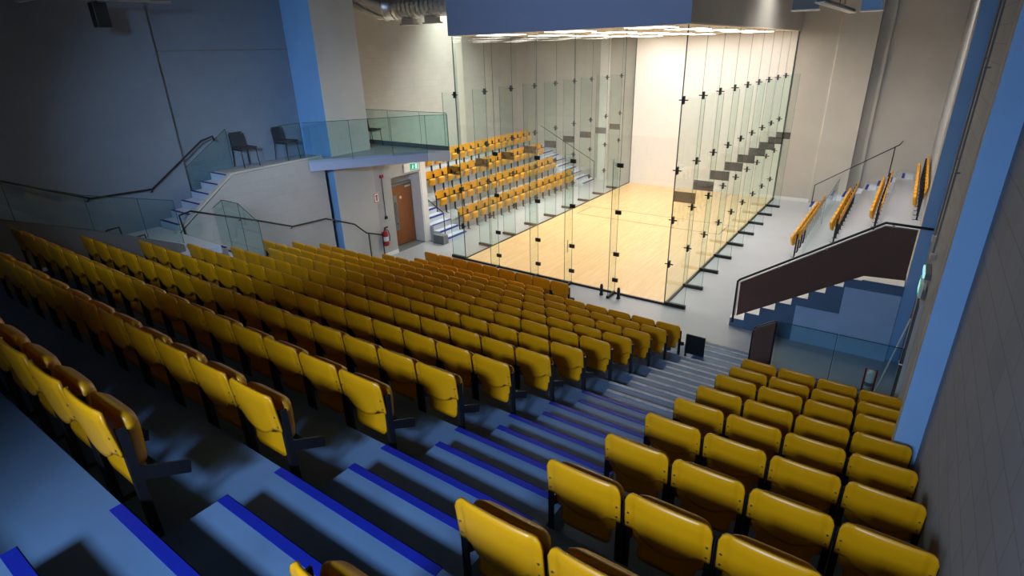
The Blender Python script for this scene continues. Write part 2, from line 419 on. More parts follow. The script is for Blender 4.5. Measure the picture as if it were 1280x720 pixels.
# court floor and lines
struct(MB().box((0.0, 0.0, 0.001), (W, L, 0.02)).obj('floor_court', M['maple']))
ln = MB().box((0.02, 7.50, 0.021), (W-0.02, 7.55, 0.023)).box((0.48, 6.28, 0.021), (W-0.48, 6.33, 0.023)).box((0.45, 6.28, 0.0212), (0.50, 7.5, 0.023)).box((W-0.5, 6.28, 0.0212), (W-0.45, 7.5, 0.023))
struct(ln.obj('floor_court_lines', M['linegrey']))
struct(MB().box((-0.04, -0.05, 0), (W+0.04, -0.0, 0.05)).box((-0.05, 0, 0), (0.0, L, 0.045)).box((W, 0, 0), (W+0.05, L, 0.045)).obj('trim_10', M['black']))

# rear wall with the window the daylight comes through
struct(MB().box((-3.6, YB-0.3, 0), (XW+0.3, YB, 6.6)).box((-3.6, YB-0.3, 6.6), (6.6, YB, ZC)).box((10.9, YB-0.3, 6.6), (XW+0.3, YB, ZC)).box((6.6, YB-0.3, 8.3), (10.9, YB, ZC)).obj('wall_rear', M['wallX']))

struct(MB().box((-3.3, YB, 4.66), (8.3, -14.0, ZC)).obj('wall_light_blocker', M['wallX']))  # unseen mass, added to keep the window light off the left rows

# ------------------------------------------------------------------ court lights
for i in range(3):
    for j in range(5):
        cx = 1.1+i*2.1; cy = 0.75+j*2.5
        t = thing('ceiling_light', 'white soffit panel light over the court, %s from the fascia, %s from the left' % (ORD[j+1], ORD[i+1]), 'light', (cx, cy, H+0.01), 0, 'panel lights over the court')
        MB().box((-0.45, -0.5, -0.012), (0.45, 0.5, -0.004)).obj('diffuser', M['lamp'], t)
        MB().box((-0.48, -0.53, -0.008), (-0.452, 0.53, 0)).box((0.452, -0.53, -0.008), (0.48, 0.53, 0)).box((-0.452, -0.53, -0.008), (0.452, -0.502, 0)).box((-0.452, 0.502, -0.008), (0.452, 0.53, 0)).obj('frame', M['white'], t)

# ------------------------------------------------------------------ glass court
court = thing('glass_squash_court', 'glass walled squash court with clear fins and maple floor', 'court', (0, 0, 0))
def patch(par, x, y, z, ax):
    m = MB()
    if ax == 'y':   # on a wall facing y
        m.box((x-0.075, y-0.022, z-0.05), (x+0.075, y+0.022, z+0.05))
    else:
        m.box((x-0.022, y-0.045, z-0.085), (x+0.022, y+0.045, z+0.085)).box((x-0.10, y-0.012, z-0.012), (x+0.10, y+0.012, z+0.012))
    return m.obj('patch_fitting', M['black'], par)
GT = 0.012
# near wall panels
nx = [0.0, 1.30, 2.67, 3.75, 5.04, 6.40]
for i in range(5):
    a, b = nx[i]+0.004, nx[i+1]-0.004
    if i == 2:
        d = MB().box((a, -GT/2, 0.03), (b, GT/2, 2.16)).obj('glass_door', M['glass2'], court)
        MB().tube([(b-0.10, -0.03, 0.9), (b-0.10, -0.05, 0.92), (b-0.10, -0.05, 1.22), (b-0.10, -0.03, 1.24)], 0.012).obj('handle', M['alu'], d)
        MB().box((a, -GT/2, 2.17), (b, GT/2, 4.06)).obj('glass_panel', M['glass2'], court)
    else:
        MB().box((a, -GT/2, 0.03), (b, GT/2, 4.06)).obj('glass_panel', M['glass2'], court)
    MB().box((a, -GT/2, 4.064), (b, GT/2, H)).obj('glass_panel', M['glass'], court)
# side walls: nine bays of 1.37 m
NB = 9; by = [i*L/NB for i in range(NB+1)]
for side, x in ((-1, 0.0), (1, W)):
    for i in range(NB):
        MB().box((x-GT/2, by[i]+0.004+(0.01 if i == 0 else 0), 0.03), (x+GT/2, by[i+1]-0.004, H)).obj('glass_panel', M['glass'], court)
FINH = 4.92
def fin_side(x, y, s):
    a, b = x+s*0.012, x+s*0.50
    f = MB().box((a, y-0.006, 0.03), (b, y+0.006, 2.64)).box((a, y-0.006, 2.86), (b, y+0.006, FINH)).obj('glass_fin', M['fin'], court)
    MB().box((a, y-0.012, 2.63), (b, y+0.012, 2.87)).obj('splice_plate', M['greyplate'], f)
    MB().box((a, y-0.04, 0.0), (b+s*0.03, y+0.04, 0.085)).obj('shoe', M['black'], f)
    MB().box((b-s*0.004, y-0.0065, 0.09), (b+s*0.001, y+0.0065, FINH)).obj('fin_edge', M['edge'], f)
    for z in (1.08, 2.18, 3.34, 4.86):
        patch(f, x+s*0.03, y, z, 'x')
for i in range(NB):
    fin_side(0.0, by[i], -1); fin_side(W, by[i], 1)
def fin_near(x):
    f = MB().box((x-0.006, -0.40, 0.03), (x+0.006, -0.012, 3.55)).obj('glass_fin', M['fin'], court)
    MB().box((x-0.035, -0.42, 0.0), (x+0.035, -0.012, 0.07)).obj('shoe', M['black'], f)
    MB().box((x-0.0065, -0.402, 0.09), (x+0.0065, -0.397, 3.55)).obj('fin_edge', M['edge'], f)
    for z in (0.37, 1.08, 2.18, 3.34):
        patch(f, x, 0.0, z, 'y')
for x in nx[1:5]: fin_near(x)
# slim corner gaskets
for x, y in ((0, 0), (W, 0), (0, L-0.02), (W, L-0.02)):
    MB().box((x-0.010, y-0.010, 0.03), (x+0.010, y+0.010, H)).obj('corner_gasket', M['edge'], court)
# joint seals between panels
for x in nx[1:5]: MB().box((x-0.004, -0.004, 0.05), (x+0.004, 0.004, H)).obj('joint_seal', M['edge'], court)
for side, x in ((-1, 0.0), (1, W)):
    for y in by[1:NB]: MB().box((x-0.004, y-0.004, 0.05), (x+0.004, y+0.004, H)).obj('joint_seal', M['edge'], court)
# door stops by the near wall
for x in (4.80, 5.28):
    tag(MB().lathe([(0.05, 0), (0.055, 0.02), (0.04, 0.05), (0.04, 0.24), (0.03, 0.30), (0.012, 0.31)], (x, -0.28, 0), 14).obj('door_stop', M['black'], smooth=True),
        'small black post on the grey floor, %s glass fin by the near wall' % ('left of the' if x < 5 else 'right of the'), 'post', 'black posts by the near glass wall')

# ------------------------------------------------------------------ auditorium chairs
PITCH = 0.515
def grid_shell(cols, rows, fn, thick):
    """closed shell: fn(u,v)->(x,y,z) rear face; front face is offset by thick(u,v) along +Y"""
    vs = []; 
    for side in (0, 1):
        for j in range(rows+1):
            for i in range(cols+1):
                x, y, z = fn(i/cols, j/rows)
                vs.append((x, y+(thick if side else 0), z))
    n = (cols+1)*(rows+1); fs = []
    idx = lambda s, i, j: s*n+j*(cols+1)+i
    for j in range(rows):
        for i in range(cols):
            fs.append((idx(0,i,j), idx(0,i+1,j), idx(0,i+1,j+1), idx(0,i,j+1)))
            fs.append((idx(1,i,j), idx(1,i,j+1), idx(1,i+1,j+1), idx(1,i+1,j)))
    for j in range(rows):
        fs.append((idx(0,0,j), idx(0,0,j+1), idx(1,0,j+1), idx(1,0,j))); fs.append((idx(0,cols,j), idx(1,cols,j), idx(1,cols,j+1), idx(0,cols,j+1)))
    for i in range(cols):
        fs.append((idx(0,i,0), idx(1,i,0), idx(1,i+1,0), idx(0,i+1,0))); fs.append((idx(0,i,rows), idx(0,i+1,rows), idx(1,i+1,rows), idx(1,i,rows)))
    return vs, fs
HW = 0.243
def back_fn(u, v):
    # u across, v up; flat side tabs, shallow dish between them, rounded top corners
    s = 2*u-1
    top = 0.848
    x = s*HW
    ax = abs(x)
    r = 0.06
    zmax = top+0.010*(1-s*s)
    if ax > HW-r:
        d = ax-(HW-r); zmax = top-r+math.sqrt(max(0, r*r-d*d))
    if ax > 0.192: zb = 0.580                       # bottom of the side tabs
    elif ax > 0.165: zb = 0.580+0.015*(0.192-ax)/0.027
    else: zb = 0.595-0.085*(1-(ax/0.165)**2)**0.7     # the edge sags between them
    z = zb+v*(zmax-zb)
    e = max(0.0, 1-(ax/0.200)**2)
    t = min(1.0, max(0.0, (0.205-ax)/0.030)); t = t*t*(3-2*t)
    y = -0.008*t-0.016*(e**0.8) - 0.10*(z-0.58)
    if z > 0.81: y += 0.30*(z-0.81)                # rolled top lip
    return (x, y, z)
vs, fs = grid_shell(40, 12, back_fn, 0.016)
back_me = MB().add(vs, fs).mesh('backrest', M['yellow'], smooth=True)
PAN = dict(xw=0.222, z0=0.325, h=0.45, y0=0.036, lean=0.035, neck=0.24)
def pan_fn(u, v):
    s = 2*u-1
    xw = PAN['xw']; h = PAN['h']; z0 = PAN['z0']
    z = z0+v*h
    r = 0.07; x = s*xw
    if abs(x) > xw-r:
        d = abs(x)-(xw-r); k = r-math.sqrt(max(0, r*r-d*d))
        z = (z0+k*0.5)+v*(h-1.5*k)
    t = min(1, max(0, (0.49-z)/0.05)); t = t*t*(3-2*t); x *= 1-PAN['neck']*t   # narrower below the pivot
    y = PAN['y0']+0.012*(1-s*s)*math.sin(PI*v)+PAN['lean']*v
    return (x, y, z)
def pan_mesh():
    cols, rows = 20, 12
    vs = []; n = (cols+1)*(rows+1)
    for side in (0, 1):
        for j in range(rows+1):
            for i in range(cols+1):
                u, v = i/cols, j/rows; x, y, z = pan_fn(u, v)
                s = 2*u-1; q = 2*v-1
                edge = (max(0, 1-abs(s)**6)*max(0, 1-abs(q)**6))**0.5
                vs.append((x, y+(0.022+0.060*edge if side else -0.0), z))
    m = MB(); idx = lambda sd, i, j: sd*n+j*(cols+1)+i; fs = []
    for j in range(rows):
        for i in range(cols):
            fs.append((idx(0,i,j), idx(0,i+1,j), idx(0,i+1,j+1), idx(0,i,j+1))); fs.append((idx(1,i,j), idx(1,i,j+1), idx(1,i+1,j+1), idx(1,i+1,j)))
    for j in range(rows):
        fs.append((idx(0,0,j), idx(0,0,j+1), idx(1,0,j+1), idx(1,0,j))); fs.append((idx(0,cols,j), idx(1,cols,j), idx(1,cols,j+1), idx(0,cols,j+1)))
    for i in range(cols):
        fs.append((idx(0,i,0), idx(1,i,0), idx(1,i+1,0), idx(0,i+1,0))); fs.append((idx(0,i,rows), idx(0,i+1,rows), idx(1,i+1,rows), idx(1,i,rows)))
    return m.add(vs, fs).mesh('seat_pan', M['yellow'], smooth=True)
pan_me = pan_mesh()
PAN.update(xw=0.175, z0=0.325, h=0.285, y0=0.11, lean=0.05, neck=0.0)
pan_short_me = pan_mesh()
def leg_mesh(s):
    x = s*0.2475
    m = MB().box((x-0.007, 0.015, 0.0), (x+0.007, 0.058, 0.735)).box((x-s*0.035, 0.015, 0.10), (x, 0.021, 0.735))
    m.box((x-0.0075, -0.01, 0.0), (x+0.0075, 0.13, 0.012))
    return m.mesh('leg', M['black'])
def arm_mesh(s):
    x = s*0.2475
    return MB().prism([(0.058, 0.41), (0.27, 0.30), (0.285, 0.37), (0.27, 0.385), (0.058, 0.49)], 'X', x-0.0065, x+0.0065).box((x-s*0.024, 0.13, 0.40), (x, 0.17, 0.43)).mesh('bracket', M['black'])
def bolt_mesh(s, z):
    m = MB().lathe([(0.007, 0), (0.007, 0.004)], (0, 0, 0), 8)
    m.v = [(s*0.222+vx, -0.001-vz-0.10*(z-0.58), z+vy) for vx, vy, vz in m.v]
    return m.mesh('bolt', M['bolt'])
leg_me = {s: leg_mesh(s) for s in (-1, 1)}; arm_me = {s: arm_mesh(s) for s in (-1, 1)}
bar_me = MB().box((-0.238, 0.118, 0.425), (0.238, 0.14, 0.45)).mesh('pivot_bar', M['black'])
PC = thing('auditorium_chair', '', 'chair')
tb = link(back_me, 'backrest', PC); tp = link(pan_me, 'seat_pan', PC)
tv = link(bar_me, 'pivot_bar', PC)
tl = [link(leg_me[s], 'leg', PC) for s in (-1, 1)]
ta = [link(arm_me[s], 'bracket', tl[i]) for i, s in enumerate((-1, 1))]
tbo = [link(bolt_mesh(s, z), 'bolt', tb) for s in (-1, 1) for z in (0.62, 0.70)]
TREE_FULL = [(tb, tbo), (tp, []), (tv, []), (tl[0], [ta[0]]), (tl[1], [ta[1]])]
TREE_MID = [(tb, []), (tp, []), (tv, []), (tl[0], [ta[0]]), (tl[1], [ta[1]])]
tps = link(pan_short_me, 'seat_pan')
tvs = link(MB().box((-0.238, 0.02, 0.565), (0.238, 0.04, 0.59)).mesh('pivot_bar', M['black']), 'pivot_bar')
TREE_FAR = [(tb, []), (tps, []), (tvs, []), (tl[0], []), (tl[1], [])]
used = [False]
def chair(x, y, z, rz, label, group, tree):
    if not used[0]:
        used[0] = True
        PC.location = (x, y, z); PC.rotation_euler = (0, 0, rz); PC['label'] = label; PC['group'] = group
        return PC
    return dup(PC, tree, (x, y, z), rz, label, group)
def xr(): return random.uniform(-0.004, 0.004)

# main wide block; (edge key, left end x) from the rear row forward
XEND = 7.77
rows_main = [(0, 4.6), (1, 1.9), (2, -0.35), (3, -0.60), (4, -0.60), (5, -0.60), (6, -0.60), (7, -0.60), (8, -2.28), (9, -2.28), (10, -2.28), (11, -0.78)]
first = True
for k, xl in rows_main:
    y, z = E[k]; zs = E[k+1][1]
    n = int((XEND-xl)/PITCH+0.35)
    rowno = 14-k
    for i in range(n):
        x = XEND-PITCH*(i+0.5)
        lab = 'yellow tip-up chair, %s from the stepped aisle in the %s row of the wide block' % (ORD[i+1], ORD[rowno])
        chair(x, y+0.075, zs, 0, lab, 'chairs of the wide seating block', TREE_FULL if (k <= 5 and i < 8) else TREE_MID)
for y, z, xe, n, rn in ((-2.44, 0.03, 4.37, 8, 2), (-1.86, 0.0, 4.72, 9, 1)):
    for i in range(n):
        x = xe-PITCH*(i+0.5)
        lab = 'yellow tip-up chair, %s from the open end of the short %s row below the glass' % (ORD[i+1], 'front' if rn == 1 else 'second')
        chair(x, y, z, 0, lab, 'chairs of the two short front rows', TREE_MID)
if True:
    struct(MB().box((-0.05, -2.56, 0), (4.5, -2.2, 0.03)).obj('trim_11', M['concrete']))
# narrow block beside the right wall
for k in range(0, 10):
    y, z = E[k]; zs = E[k+1][1]
    for i in range(4):
        x = 9.205+PITCH*(i+0.5)
        lab = 'yellow tip-up chair, %s from the aisle in the %s row of the narrow block' % (ORD[i+1], ORD[10-k])
        chair(x, y+0.075, zs, 0, lab, 'chairs of the narrow block by the wall', TREE_FULL if k <= 5 else TREE_MID)
# left bleacher behind the court (faces +X)
LB = [(-2.05, 0.0, 2.12, 16), (-3.02, 0.5, 2.06, 16), (-4.02, 1.0, 2.08, 17), (-5.02, 1.5, 3.06, 16)]
for r, (x, z, y0, n) in enumerate(LB):
    for i in range(n):
        lab = 'yellow tip-up chair, %s from the door, %s row of the bleacher behind the court' % (ORD[i+1], ORD[r+1])
        chair(x, y0+PITCH*(i+0.5), z, -PI/2, lab, 'chairs of the bleacher behind the court', TREE_FAR)
# right bleacher (faces -X)
RB = [(8.49, 0.0, 5.2, 10), (9.40, 0.5, 5.6, 10), (10.32, 1.0, 5.5, 10), (11.22, 1.5, 5.4, 11)]
for r, (x, z, y0, n) in enumerate(RB):
    for i in range(n):
        lab = 'yellow tip-up chair, %s from the stairs, %s row of the entry stairs bleacher' % (ORD[i+1], ORD[r+1])
        chair(x, y0+PITCH*(i+0.5), z, PI/2, lab, 'chairs of the bleacher by the entry stairs', TREE_FAR)
for t_ in (tps, tvs): bpy.data.objects.remove(t_)
# black end board beside the front row of the wide block
tag(MB().box((7.80, -2.62, 0.30), (8.16, -2.59, 0.72)).box((7.79, -2.64, 0.14), (7.82, -2.58, 0.72)).obj('end_board', M['black'], bevel=0.004),
    'black end board beside the front row at the foot of the aisle', 'board')

# ------------------------------------------------------------------ guards and rails
def guard(name, label, quads, normal_t, rail=None, group=None):
    """quads: list of 4 corner points (bottom a, bottom b, top b, top a)"""
    t = thing(name, label, 'guard', quads[0][0], 0, group); o = Vector(quads[0][0])
    for a, b, c, d in quads:
        n = Vector(normal_t)
        P = [Vector(p)-o for p in (a, b, c, d)]
        vs = [p-n/2 for p in P]+[p+n/2 for p in P]
        MB().add(vs, BOXF).obj('glass_pane', M['guard'], t)
        MB().tube([P[3], P[2]], 0.007, 6).obj('pane_edge', M['edge'], t)
        MB().tube([P[1], P[2]], 0.006, 6).obj('pane_edge', M['edge'], t)
    return t
nrm = Vector((2.62, -1.84, 0)).normalized()*0.012
def ig(t): return (XL+0.02+(-0.49-XL)*t, -3.42+(-0.80+3.40)*t)
ts = [0, 0.36, 0.70, 1.0]
q = []
for a, b in zip(ts, ts[1:]):
    p = ig(a); r = ig(b); q.append(((p[0], p[1], 3.36), (r[0], r[1], 3.36), (r[0], r[1], 4.38), (p[0], p[1], 4.38)))
p = ig(1.0); q.append(((p[0]+0.01, p[1], 3.36), (0.06, -0.49, 3.36), (0.06, -0.49, 4.38), (p[0]+0.01, p[1], 4.38)))
guard('glass_guard', 'clear glass guard along the gallery deck edge above the exit door', q, nrm)
gy_ = XL-0.04
q = [((gy_, a, 3.50), (gy_, b, 3.50), (gy_, b, 4.38), (gy_, a, 4.38)) for a, b in ((-4.05, -3.46),)]

guard('glass_guard', 'clear glass guard at the landing edge beside the second stacking chair', q, (0.012, 0, 0))
q = [((a, -0.42, 3.5), (b, -0.42, 3.5), (b, -0.42, 4.42), (a, -0.42, 4.42)) for a, b in ((-3.6, -2.35), (-2.33, -1.05), (-1.03, -0.02))]
guard('glass_guard', 'clear glass guard on the far side of the gallery above the bleacher', q, (0, 0.012, 0))
q = [((-3.27, -6.08, 2.75), (-3.27, -4.95, 3.42), (-3.27, -4.95, 4.36), (-3.27, -6.08, 3.62))]
guard('glass_guard', 'slanted clear glass guard on the wall side of the gallery stairs', q, (0.012, 0, 0))
gx = -0.84
gy = [(-13.0, 4.93, 5.62), (-11.2, 4.15, 4.82), (-10.0, 3.64, 4.28), (-9.0, 3.21, 3.85), (-8.2, 2.86, 3.62), (-7.6, 2.58, 3.45)]
q = [((gx, a[0], a[1]), (gx, b[0], b[1]), (gx, b[0], b[2]), (gx, a[0], a[2])) for a, b in zip(gy, gy[1:])]
guard('glass_guard', 'clear glass guard on the low wall beside the dark side gangway', q, (0.012, 0, 0))
q = [((-2.19, -6.22, 1.95), (-1.73, -6.22, 1.95), (-1.73, -6.22, 3.05), (-2.19, -6.22, 2.81)), ((-1.72, -6.22, 1.95), (-1.09, -6.22, 1.95), (-1.09, -6.22, 3.05), (-1.72, -6.22, 3.05)),
     ((-1.08, -6.22, 1.95), (-0.40, -6.22, 1.95), (-0.40, -6.22, 2.72), (-1.08, -6.22, 3.05))]
guard('glass_guard', 'shaped clear glass guard across the side stairs at the row ends', q, (0, 0.012, 0))
q = [((a, -1.95, 0.12), (b, -1.95, 0.12), (b, -1.95, 1.10), (a, -1.95, 1.10)) for a, b in ((9.30, 10.27), (10.29, 11.26))]
guard('glass_guard', 'clear glass guard in front of the narrow seating block', q, (0, 0.012, 0))
q = [((8.80, 3.9, 0.52), (8.80, 7.4, 0.52), (8.80, 7.4, 1.35), (8.80, 3.9, 1.35)), ((8.80, 7.42, 0.52), (8.80, 10.8, 0.52), (8.80, 10.8, 1.35), (8.80, 7.42, 1.35))]
guard('glass_guard', 'clear glass guard behind the front row of the bleacher beside the entry stairs', q, (0.012, 0, 0))

def rail(label, pts, r=0.022, brackets=(), posts=()):
    o = Vector(pts[0]); t = thing('handrail', label, 'handrail', pts[0])
    MB().tube([Vector(p)-o for p in pts], r, 10).obj('rail', M['black'], t, smooth=True)
    for a, b in brackets:
        a = Vector(a)-o; b = Vector(b)-o
        MB().tube([a, b], 0.011, 8).lathe([(0.03, -0.0), (0.03, 0.012)], tuple(b-Vector((0, 0, 0.006))), 10).obj('bracket', M['black'], t)
    for a, b in posts:
        MB().tube([Vector(a)-o, Vector(b)-o], 0.018, 8).obj('post', M['black'], t)
    return t
xw = -3.3
rail('black handrail on the grey side wall dipping and rising up to the landing',
     [(xw+0.09, -12.6, 5.45), (xw+0.09, -9.48, 3.95), (xw+0.09, -8.17, 3.33), (xw+0.09, -6.95, 3.28), (xw+0.09, -5.62, 4.17), (xw+0.09, -5.33, 4.24), (xw+0.09, -5.30, 4.13)],
     brackets=[((xw+0.09, -8.2, 3.34), (xw+0.01, -8.2, 3.27)), ((xw+0.09, -6.95, 3.28), (xw+0.01, -6.95, 3.21)), ((xw+0.09, -9.9, 4.15), (xw+0.01, -9.9, 4.08))])
rail('black handrail along the grey stair wall towards the fire extinguisher',
     [(-2.24, -6.92, 2.13), (-2.24, -6.96, 2.80), (-2.24, -6.7, 2.84), (-2.24, -5.21, 2.25), (-2.24, -4.27, 1.85), (-2.24, -3.23, 1.80), (-2.24, -2.28, 1.40), (-2.24, -1.88, 1.02), (-2.24, -1.28, 0.80)],
     brackets=[((-2.24, -4.27, 1.85), (XL+0.01, -4.27, 1.79)), ((-2.24, -5.6, 2.40), (XL+0.01, -5.6, 2.34)), ((-2.24, -2.9, 1.66), (XL+0.01, -2.9, 1.60))],
     posts=[((-2.22, -1.82, 1.0), (-2.22, -1.82, 0.0)), ((-2.22, -1.29, 0.8), (-2.22, -1.29, 0.0))])
rail('short black grab rail at the rear of the side gangway stairs', [(-1.4, -8.95, 2.55), (-1.4, -8.80, 2.97), (-1.4, -8.62, 3.04), (-1.4, -8.43, 3.05), (-1.4, -8.41, 2.67), (-1.4, -8.39, 2.42)], 0.018)
rail('short black grab rail nearer the gallery stairs', [(-1.7, -8.3, 2.43), (-1.6, -8.25, 2.70), (-1.6, -8.15, 2.73), (-1.6, -7.97, 2.74), (-1.6, -7.95, 2.58), (-1.6, -7.94, 2.43)], 0.018)
rail('thin black handrail on the near stairs of the bleacher behind the court',
     [(-2.75, 1.0, 1.58), (-2.42, 1.0, 1.42), (-1.70, 1.0, 1.02), (-1.70, 1.0, 0.17)], 0.016)
rail('thin grey handrail on the far stairs of the bleacher behind the court',
     [(-4.6, 11.75, 2.5), (-3.6, 11.75, 2.0), (-1.6, 11.75, 0.98), (-1.6, 11.75, 0.17)], 0.02, posts=[((-3.2, 11.75, 1.80), (-3.2, 11.75, 0.85))])
rail('thin dark handrail on the far stairs of the bleacher beside the entry stairs',
     [(7.90, 11.98, 0.0), (7.90, 11.98, 0.80), (10.34, 11.98, 2.50), (10.40, L+0.24, 2.55)], 0.018, posts=[((10.22, 11.98, 2.40), (10.22, 11.98, 1.36))])

# brown panelled balustrade of the entry stairs
bl = thing('stair_balustrade', 'dark brown panel balustrade with black handrail on the entry stairs', 'balustrade', (8.1, -0.36, 0.1))
o = Vector((8.1, -0.36, 0.1))
MB().prism([(8.20-o.x, 0.30-o.z), (8.19-o.x, 1.10-o.z), (10.57-o.x, 2.74-o.z), (11.08-o.x, 2.74-o.z), (11.08-o.x, 1.76-o.z), (10.42-o.x, 1.72-o.z)], 'Y', -0.010, 0.010).obj('panel', M['brown'], bl)
MB().tube([(8.13-o.x, 0, 0.12-o.z), (8.13-o.x, 0, 1.12-o.z), (8.17-o.x, 0, 1.17-o.z), (10.57-o.x, 0, 2.81-o.z), (11.30-o.x, 0, 2.79-o.z)], 0.024, 10).obj('rail', M['black'], bl, smooth=True)
MB().tube([(8.17-o.x, -0.012, 0.30-o.z), (8.17-o.x, -0.012, 1.10-o.z), (10.57-o.x, -0.012, 2.755-o.z), (11.08-o.x, -0.012, 2.75-o.z)], 0.010, 6).obj('trim_strip', M['alu'], bl)
for x, z in ((8.9, 1.63), (9.7, 2.18), (10.7, 2.79)):
    MB().box((x-o.x-0.02, -0.02, z-o.z-0.05), (x-o.x+0.02, 0.02, z-o.z-0.01)).obj('rail_bracket', M['alu'], bl)
# small brown panel at the foot of the aisle
sb = thing('aisle_end_panel', 'small brown panel with black frame at the foot of the aisle', 'panel', (8.88, -2.02, 0))
MB().prism([(0.02, 0.0), (0.02, 0.80), (0.05, 0.90), (0.37, 1.10), (0.37, 0.0)], 'Y', -0.008, 0.008).obj('panel', M['brown'], sb)
MB().tube([(0, 0, 0), (0, 0, 0.80), (0.035, 0, 0.92), (0.36, 0, 1.13)], 0.016, 8).tube([(0.385, 0, 0), (0.385, 0, 1.14)], 0.016, 8).obj('frame', M['black'], sb)
MB().tube([(0.03, -0.012, 0.85), (0.06, -0.012, 0.93), (0.36, -0.012, 1.115)], 0.008, 6).obj('trim_strip', M['alu'], sb)

# ------------------------------------------------------------------ left door and its fittings
d1 = MB().box((-2.80, -0.40, 0.03), (-2.755, 0.64, 2.03)).obj('door_1', M['oak']); struct(d1)
MB().box((-2.82, -0.47, 0.0), (-2.74, -0.40, 2.10)).box((-2.82, 0.64, 0.0), (-2.74, 0.70, 2.10)).box((-2.82, -0.40, 2.03), (-2.74, 0.64, 2.10)).obj('door_frame', M['greymetal'], d1)
MB().tube([(-2.755, -0.12, 0.78), (-2.69, -0.12, 0.78), (-2.69, -0.12, 1.5), (-2.755, -0.12, 1.5)], 0.016, 8).box((-2.755, -0.20, 0.55), (-2.748, -0.04, 1.72)).obj('handle', M['greymetal'], d1)
MB().box((-2.755, 0.30, 1.93), (-2.69, 0.56, 1.99)).obj('door_closer', M['alu'], d1)
s1 = MB(); s1.lathe([(0.05, 0), (0.05, 0.004)], (0, 0, 0), 18)
s1.v = [(-2.755+v[2], 0.13+v[0], 1.62+v[1]) for v in s1.v]; s1.obj('door_disc', M['alu'], d1)
struct(MB().box((-2.8, -0.60, 0.0), (-2.33, 0.66, 0.012)).obj('trim_12', M['greymetal']))

def exit_sign(name, label, loc, ax):
    """lit sign; ax 'x' faces +X, 'xn' faces -X ; green panel with running figure, arrow"""
    t = thing(name, label, 'sign', loc)
    s = 1 if ax == 'x' else -1
    MB().box((-0.04, -0.34, -0.13), (0.0, 0.34, 0.13)).obj('housing', M['white'], t) if ax == 'x' else MB().box((0.0, -0.24, -0.11), (0.04, 0.24, 0.11)).obj('housing', M['white'], t)
    w, h = (0.17, 0.10) if ax == 'x' else (0.22, 0.10)
    oy = 0.10 if ax == 'x' else 0.0
    MB().box((0, oy-w, -h), (s*0.006, oy+w, h)).obj('face', M['signgreen'], t)
    f = MB(); X0, X1 = s*0.006, s*0.009
    def qd(pts): f.prism([(oy+a, b) for a, b in pts], 'X', X0, X1)
    qd([(-0.06, 0.045), (-0.03, 0.045), (-0.03, 0.075), (-0.06, 0.075)])
    qd([(-0.085, 0.03), (-0.03, 0.04), (-0.045, -0.02), (-0.075, -0.015)])
    qd([(-0.075, -0.015), (-0.055, -0.02), (-0.10, -0.08), (-0.12, -0.07)])
    qd([(-0.06, -0.02), (-0.04, -0.015), (-0.005, -0.075), (-0.03, -0.08)])
    qd([(-0.03, 0.035), (0.01, 0.005), (0.0, -0.01), (-0.035, 0.015)])
    qd([(0.05, -0.08), (0.05, 0.08), (0.14, 0.08), (0.14, -0.08)])
    f.obj('pictogram', M['signwhite'], t)
    return t
exit_sign('exit_sign', 'green lit running figure exit sign above the wooden door', (XL+0.05, 0.30, 2.62), 'x')
fx = thing('fire_extinguisher', 'red fire extinguisher hung on the wall beside the wooden door', 'extinguisher', (XL+0.12, -1.18, 0.42))
MB().lathe([(0.06, 0.0), (0.082, 0.02), (0.085, 0.05), (0.085, 0.40), (0.07, 0.46), (0.035, 0.50), (0.03, 0.52)], (0, 0, 0), 18).obj('cylinder', M['red'], fx, smooth=True)
MB().lathe([(0.0855, 0.16), (0.0862, 0.165), (0.0862, 0.30), (0.0855, 0.305)], (0, 0, 0), 18).obj('label_band', M['white'], fx)
MB().lathe([(0.028, 0.52), (0.028, 0.56)], (0, 0, 0), 12).box((-0.012, -0.02, 0.55), (0.012, 0.12, 0.575)).box((-0.012, -0.02, 0.585), (0.012, 0.13, 0.60)).obj('valve', M['black'], fx)
MB().tube([(0.02, 0, 0.54), (0.08, 0.05, 0.50), (0.10, 0.08, 0.35), (0.095, 0.07, 0.15)], 0.012, 8).obj('hose', M['rubber'], fx)
MB().box((-0.12, -0.03, 0.30), (-0.08, 0.03, 0.42)).obj('wall_bracket', M['black'], fx)
fs_ = thing('fire_sign', 'small red and white fire sign on the wall left of the conduit', 'sign', (XL, -1.25, 1.95))
MB().box((0.0, -0.11, -0.16), (0.006, 0.11, 0.16)).obj('plate', M['white'], fs_)
fm = MB().box((0.006, -0.10, -0.15), (0.008, 0.10, -0.13)).box((0.006, -0.10, 0.13), (0.008, 0.10, 0.15)).box((0.006, -0.10, -0.13), (0.008, -0.08, 0.13)).box((0.006, 0.08, -0.13), (0.008, 0.10, 0.13))
fm.box((0.006, -0.02, -0.10), (0.008, 0.025, 0.06)).box((0.006, -0.045, 0.05), (0.008, 0.045, 0.08))
fm.obj('red_symbol', M['red'], fs_)
cp = thing('call_point', 'red call point on a thin dark conduit beside the wooden door', 'call point', (XL, -0.98, 2.55))
MB().box((0.0, -0.06, -0.05), (0.05, 0.06, 0.05)).obj('head', M['red'], cp, bevel=0.006)
MB().tube([(0.015, 0, -0.05), (0.015, 0.0, -1.25)], 0.010, 8).obj('conduit', M['black'], cp)
MB().box((0.0, -0.045, -1.33), (0.05, 0.045, -1.24)).obj('box', M['black'], cp, bevel=0.006)

